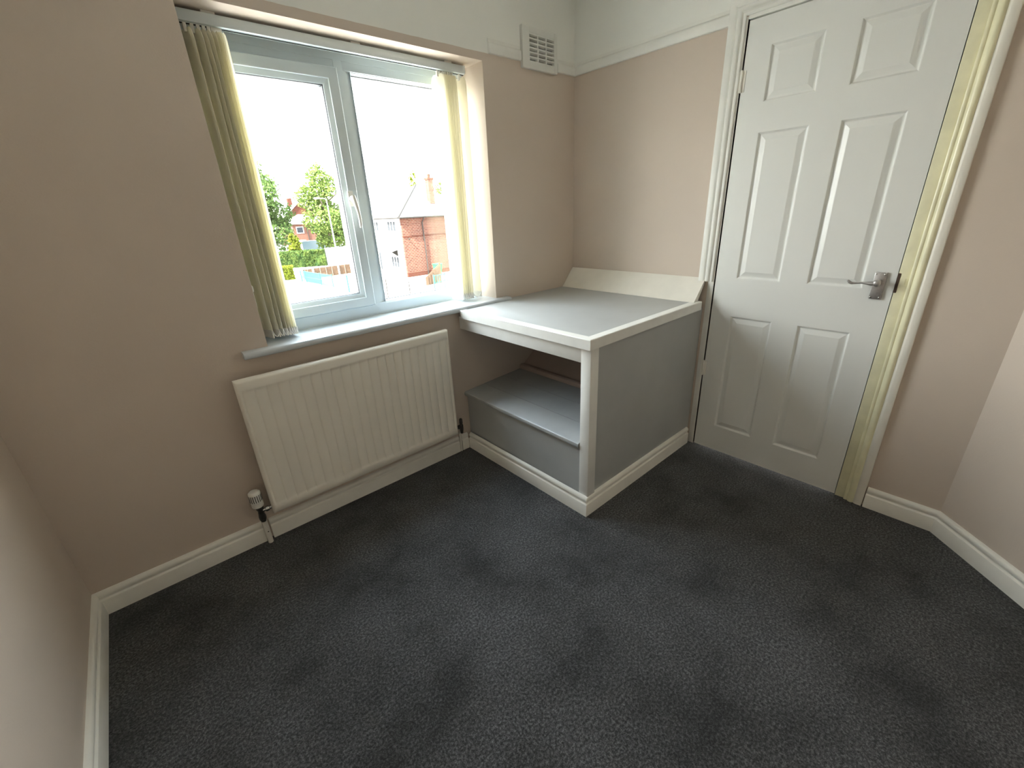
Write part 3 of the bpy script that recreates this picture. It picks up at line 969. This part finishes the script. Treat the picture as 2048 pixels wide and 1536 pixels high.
for (x, y, h, lab) in ((9.35, 28.9, 1.15, 'short green post standing on the paving, nearest the mullion on its left'),
                       (9.5, 28.0, .95, 'thin dark post beside the short green post'),
                       (10.07, 24.3, 1.15, 'thin dark post low in the right pane, next to the mullion'),
                       (11.6, 24.15, .8, 'thin dark post low in the middle of the right pane')):
    t = thing('bollard', (x, y, GZ), lab, 'post')
    r_ = .06 if 'short' in lab else .035
    obj('shaft', MB().tube([(x, y, GZ), (x, y, GZ + h)], r_, 10), M['green'] if 'short' in lab else M['gutter'], t, 40)
    obj('cap', MB().lathe([(r_ * 1.3, h + GZ), (r_ * 1.3, h + GZ + .03), (.005, h + GZ + .06)], (x, y, 0), 'z', 10), M['green'] if 'short' in lab else M['gutter'], t)

# timber side fence by the railing
tf = thing('side_fence', (14.9, 26.4, GZ), 'brown timber fence end with a sloping top behind the pale green railing', 'fence')
for k in range(6):
    x0, y0, h0 = 14.15 + .24 * k, 26.3 + .05 * k, .62 + .13 * k
    b = MB().prism([(x0, GZ + .03), (x0 + .225, GZ + .03), (x0 + .225, GZ + h0 + .12), (x0, GZ + h0)], y0, y0 + .03, lambda u, v, t: (u, t, v))
    obj('board', b, M['wood'], tf)
for z in (.2, .5):
    obj('fence_rail', MB().prism([(14.15, 26.33), (15.59, 26.6), (15.59, 26.65), (14.15, 26.38)], GZ + z, GZ + z + .07, lambda u, v, t: (u, v, t)), M['wood'], tf)
obj('end_post', MB().box(15.58, 15.68, 26.56, 26.66, GZ, GZ + 1.5), M['wood'], tf)

# street lamp
sl = thing('street_lamp', (18.1, 54.0, GZ), 'tall grey street lamp in front of the big tree', 'street lamp')
obj('post', MB().tube([(18.1, 54.0, GZ), (18.1, 54.0, GZ + 1.2), (18.1, 54.0, GZ + 1.25), (18.1, 54.0, 3.55)], [.12, .12, .08, .05], 10), M['steel'], sl, 40)
obj('bracket_arm', MB().tube([(18.1, 54.0, 3.5), (17.7, 54.1, 3.62), (17.2, 54.2, 3.62)], .035, 8), M['steel'], sl, 40)
obj('lantern', MB().box(16.75, 17.35, 54.08, 54.34, 3.56, 3.72, .05), M['far_frame'], sl)

# brick house
hs = thing('brick_house', (19.7, 35.6, GZ), 'red brick house with hipped roof and white rendered front', 'house')
HX0, HX1, HY0, HY1, EZ = 15.68, 23.70, 31.74, 39.45, 1.14
obj('brick_wall', MB().box(HX0, HX1, HY0, HY0 + .25, GZ, EZ), M['brick'], hs)
obj('brick_wall', MB().box(HX1 - .25, HX1, HY0 + .25, HY1, GZ, EZ), M['brick_y'], hs)
fwall = obj('rendered_wall', MB().box(HX0, HX0 + .25, HY0 + .25, HY1, GZ, EZ), M['render'], hs)
obj('rendered_wall', MB().box(HX0 + .25, HX1 - .25, HY1 - .25, HY1, GZ, EZ), M['render'], hs)
obj('string_course', MB().box(HX0 - .02, HX1 + .02, HY0 - .035, HY0 + .1, -.38, -.27), M['brick_band'], hs)
obj('plinth', MB().box(HX0 - .02, HX1, HY0 - .04, HY0 + .1, GZ, GZ + .35), M['brick_band'], hs)
o_ = .35
ap = ((HX0 + HX1) / 2, (HY0 + HY1) / 2, 3.85)
c4 = [(HX0 - o_, HY0 - o_), (HX1 + o_, HY0 - o_), (HX1 + o_, HY1 + o_), (HX0 - o_, HY1 + o_)]
vs = [(x, y, EZ) for x, y in c4] + [(x, y, EZ + .08) for x, y in c4] + [ap]
obj('hipped_roof', MB().faces(vs, [(3, 2, 1, 0), (0, 1, 5, 4), (1, 2, 6, 5), (2, 3, 7, 6), (3, 0, 4, 7), (4, 5, 8), (5, 6, 8), (6, 7, 8), (7, 4, 8)]), M['tile'], hs)
obj('hip_tiles', MB().tube([(c4[0][0], c4[0][1], EZ + .08), ap], .08, 6), M['gutter'], hs)
b = MB().tube([(c4[0][0], c4[0][1] - .05, EZ), (c4[1][0], c4[1][1] - .05, EZ)], .06, 8)
b.tube([(c4[0][0] - .05, c4[0][1], EZ), (c4[3][0] - .05, c4[3][1], EZ)], .06, 8)
obj('gutter', b, M['gutter'], hs)
obj('downpipe', MB().tube([(17.6, HY0 - .38, EZ - .05), (17.6, HY0 - .36, EZ - .12), (17.55, HY0 - .09, EZ - .42), (17.6, HY0 - .09, -1.0), (17.6, HY0 - .09, GZ)], .045, 8), M['gutter'], hs)
obj('wall_bracket', MB().tube([(16.15, HY0, -.55), (16.15, HY0 - .22, -.5)], .04, 6), M['gutter'], hs)
ch = obj('chimney_stack', MB().box(19.30, 19.80, 32.85, 33.35, 1.6, 4.05), M['brick'], hs)
obj('chimney_cap', MB().box(19.24, 19.86, 32.79, 33.41, 4.05, 4.2), M['brick_band'], ch)
for (x, y) in ((19.45, 33.0), (19.65, 33.2)):
    obj('chimney_pot', MB().lathe([(.10, 4.2), (.11, 4.45), (.12, 4.5)], (x, y, 0), 'z', 10), M['brick_band'], ch)
for (y0, y1, z0, z1, n) in ((32.7, 34.2, .05, .95, 3), (35.9, 37.4, .05, .95, 3), (32.9, 34.3, -2.9, -1.9, 3), (36.2, 37.2, -3.3, -1.6, 2)):
    wf = obj('window', MB().box(HX0 - .06, HX0 + .02, y0, y1, z0, z1), M['far_frame'], hs)
    for k in range(n):
        w_ = (y1 - y0) / n
        obj('pane', MB().box(HX0 - .07, HX0 - .05, y0 + w_ * k + .07, y0 + w_ * (k + 1) - .07, z0 + .08, z1 - .08), M['far_glass'], wf)
b = MB().prism([(0, -1.30), (-.8, -1.48), (-.8, -1.42), (0, -1.12)], 32.6, 34.7, lambda u, v, t: (HX0 + u, t, v))
obj('porch_canopy', b, M['tile_pale'], hs)
obj('porch_bracket', MB().prism([(0, -1.9), (-.6, -1.48), (0, -1.4)], 33.1, 33.25, lambda u, v, t: (HX0 + u, t, v)), M['gutter'], hs)

# wheelie bin by the house
bn = thing('wheelie_bin', (17.75, 30.3, GZ), 'green wheelie bin standing by the brick house wall', 'bin')
b = MB()
vs = [(17.53, 30.1, GZ + .06), (17.97, 30.1, GZ + .06), (17.97, 30.5, GZ + .06), (17.53, 30.5, GZ + .06), (17.46, 30.0, GZ + .92), (18.04, 30.0, GZ + .92), (18.04, 30.6, GZ + .92), (17.46, 30.6, GZ + .92)]
obj('bin_body', b.faces(vs, [(0, 1, 2, 3), (4, 5, 6, 7), (0, 1, 5, 4), (1, 2, 6, 5), (2, 3, 7, 6), (3, 0, 4, 7)]), M['bin'], bn)
obj('lid', MB().box(17.43, 18.07, 29.96, 30.66, GZ + .92, GZ + 1.0, .03), M['bin'], bn)
for x in (17.55, 17.95):
    obj('wheel', MB().lathe([(.02, x - .03), (.10, x - .03), (.10, x + .03), (.02, x + .03)], (0, 30.56, GZ + .1), 'x', 14), M['gasket'], bn)

# far brick house between the trees
fh = thing('far_house', (24.0, 82.0, GZ), 'distant brick house with pale hipped roof between the two trees', 'house')
obj('brick_wall', MB().box(21.6, 26.6, 82, 88, GZ, .75), M['brick'], fh)
vs = [(21.2, 81.6, .75), (27.0, 81.6, .75), (27.0, 88.4, .75), (21.2, 88.4, .75), (23.6, 84.4, 2.3), (24.8, 84.4, 2.3)]
obj('hipped_roof', MB().faces(vs, [(0, 1, 2, 3), (0, 1, 5, 4), (1, 2, 5), (2, 3, 4, 5), (3, 0, 4)]), M['tile_pale'], fh)
obj('downpipe', MB().tube([(23.9, 81.9, .7), (23.9, 81.9, GZ)], .07, 6), M['gutter'], fh)
for (x0, x1, z0, z1) in ((22.1, 23.3, -.8, .3), (24.6, 25.8, -.8, .3), (22.1, 23.3, -3.0, -1.9)):
    wf = obj('window', MB().box(x0, x1, 81.95, 82.02, z0, z1), M['far_frame'], fh)
    obj('pane', MB().box(x0 + .1, x1 - .1, 81.93, 81.96, z0 + .1, z1 - .1), M['far_glass'], wf)
gh = thing('gable_house', (26, 97, GZ), 'brown gabled house end further back between the trees', 'house')
obj('brick_wall', MB().prism([(25.2, GZ), (30.6, GZ), (30.6, 2.3), (27.9, 4.6), (25.2, 2.3)], 97, 104, lambda u, v, t: (u, t, v)), M['brick_band'], gh)
obj('roof', MB().prism([(24.8, 2.0), (27.9, 4.65), (31.0, 2.0), (31.0, 2.2), (27.9, 4.85), (24.8, 2.2)], 96.8, 104.2, lambda u, v, t: (u, t, v)), M['tile'], gh)
obj('chimney_stack', MB().box(26.6, 27.4, 99, 99.8, 3.0, 5.6), M['brick_band'], gh)

# parked cars
def car(label, x, y, mat, van=False):
    t = thing('van' if van else 'parked_car', (x, y, GZ), label, 'van' if van else 'car')
    pr = [(-2.1, .3), (-2.1, .8), (-1.3, .92), (-.7, 1.42), (.9, 1.42), (1.6, .95), (2.1, .85), (2.1, .3)]
    if van:
        pr = [(-2.3, .35), (-2.3, 1.9), (-2.2, 2.0), (1.1, 2.0), (1.7, 1.25), (2.3, 1.1), (2.3, .35)]
    obj('body', MB().prism(pr, -.85, .85, lambda u, v, t_: (x + u, y + t_, GZ + v)), mat, t)
    gl = [(-1.05, .98), (-.62, 1.34), (.8, 1.34), (1.3, .98)] if not van else [(.5, 1.3), (.5, 1.8), (1.0, 1.8), (1.45, 1.3)]
    obj('side_window', MB().prism(gl, -.87, .87, lambda u, v, t_: (x + u, y + t_, GZ + v)), M['far_glass'], t)
    for wx in (-1.35, 1.35):
        for s_ in (-.87, .67):
            obj('wheel', MB().lathe([(.05, s_), (.31, s_), (.31, s_ + .2), (.05, s_ + .2)], (x + wx, y, GZ + .31), 'y', 14), M['gasket'], t)
car('dark parked car behind the white garden wall', 22.6, 57.6, M['car'])
car('pale blue van parked beyond the hedge', 20.9, 69.5, M['van'], True)
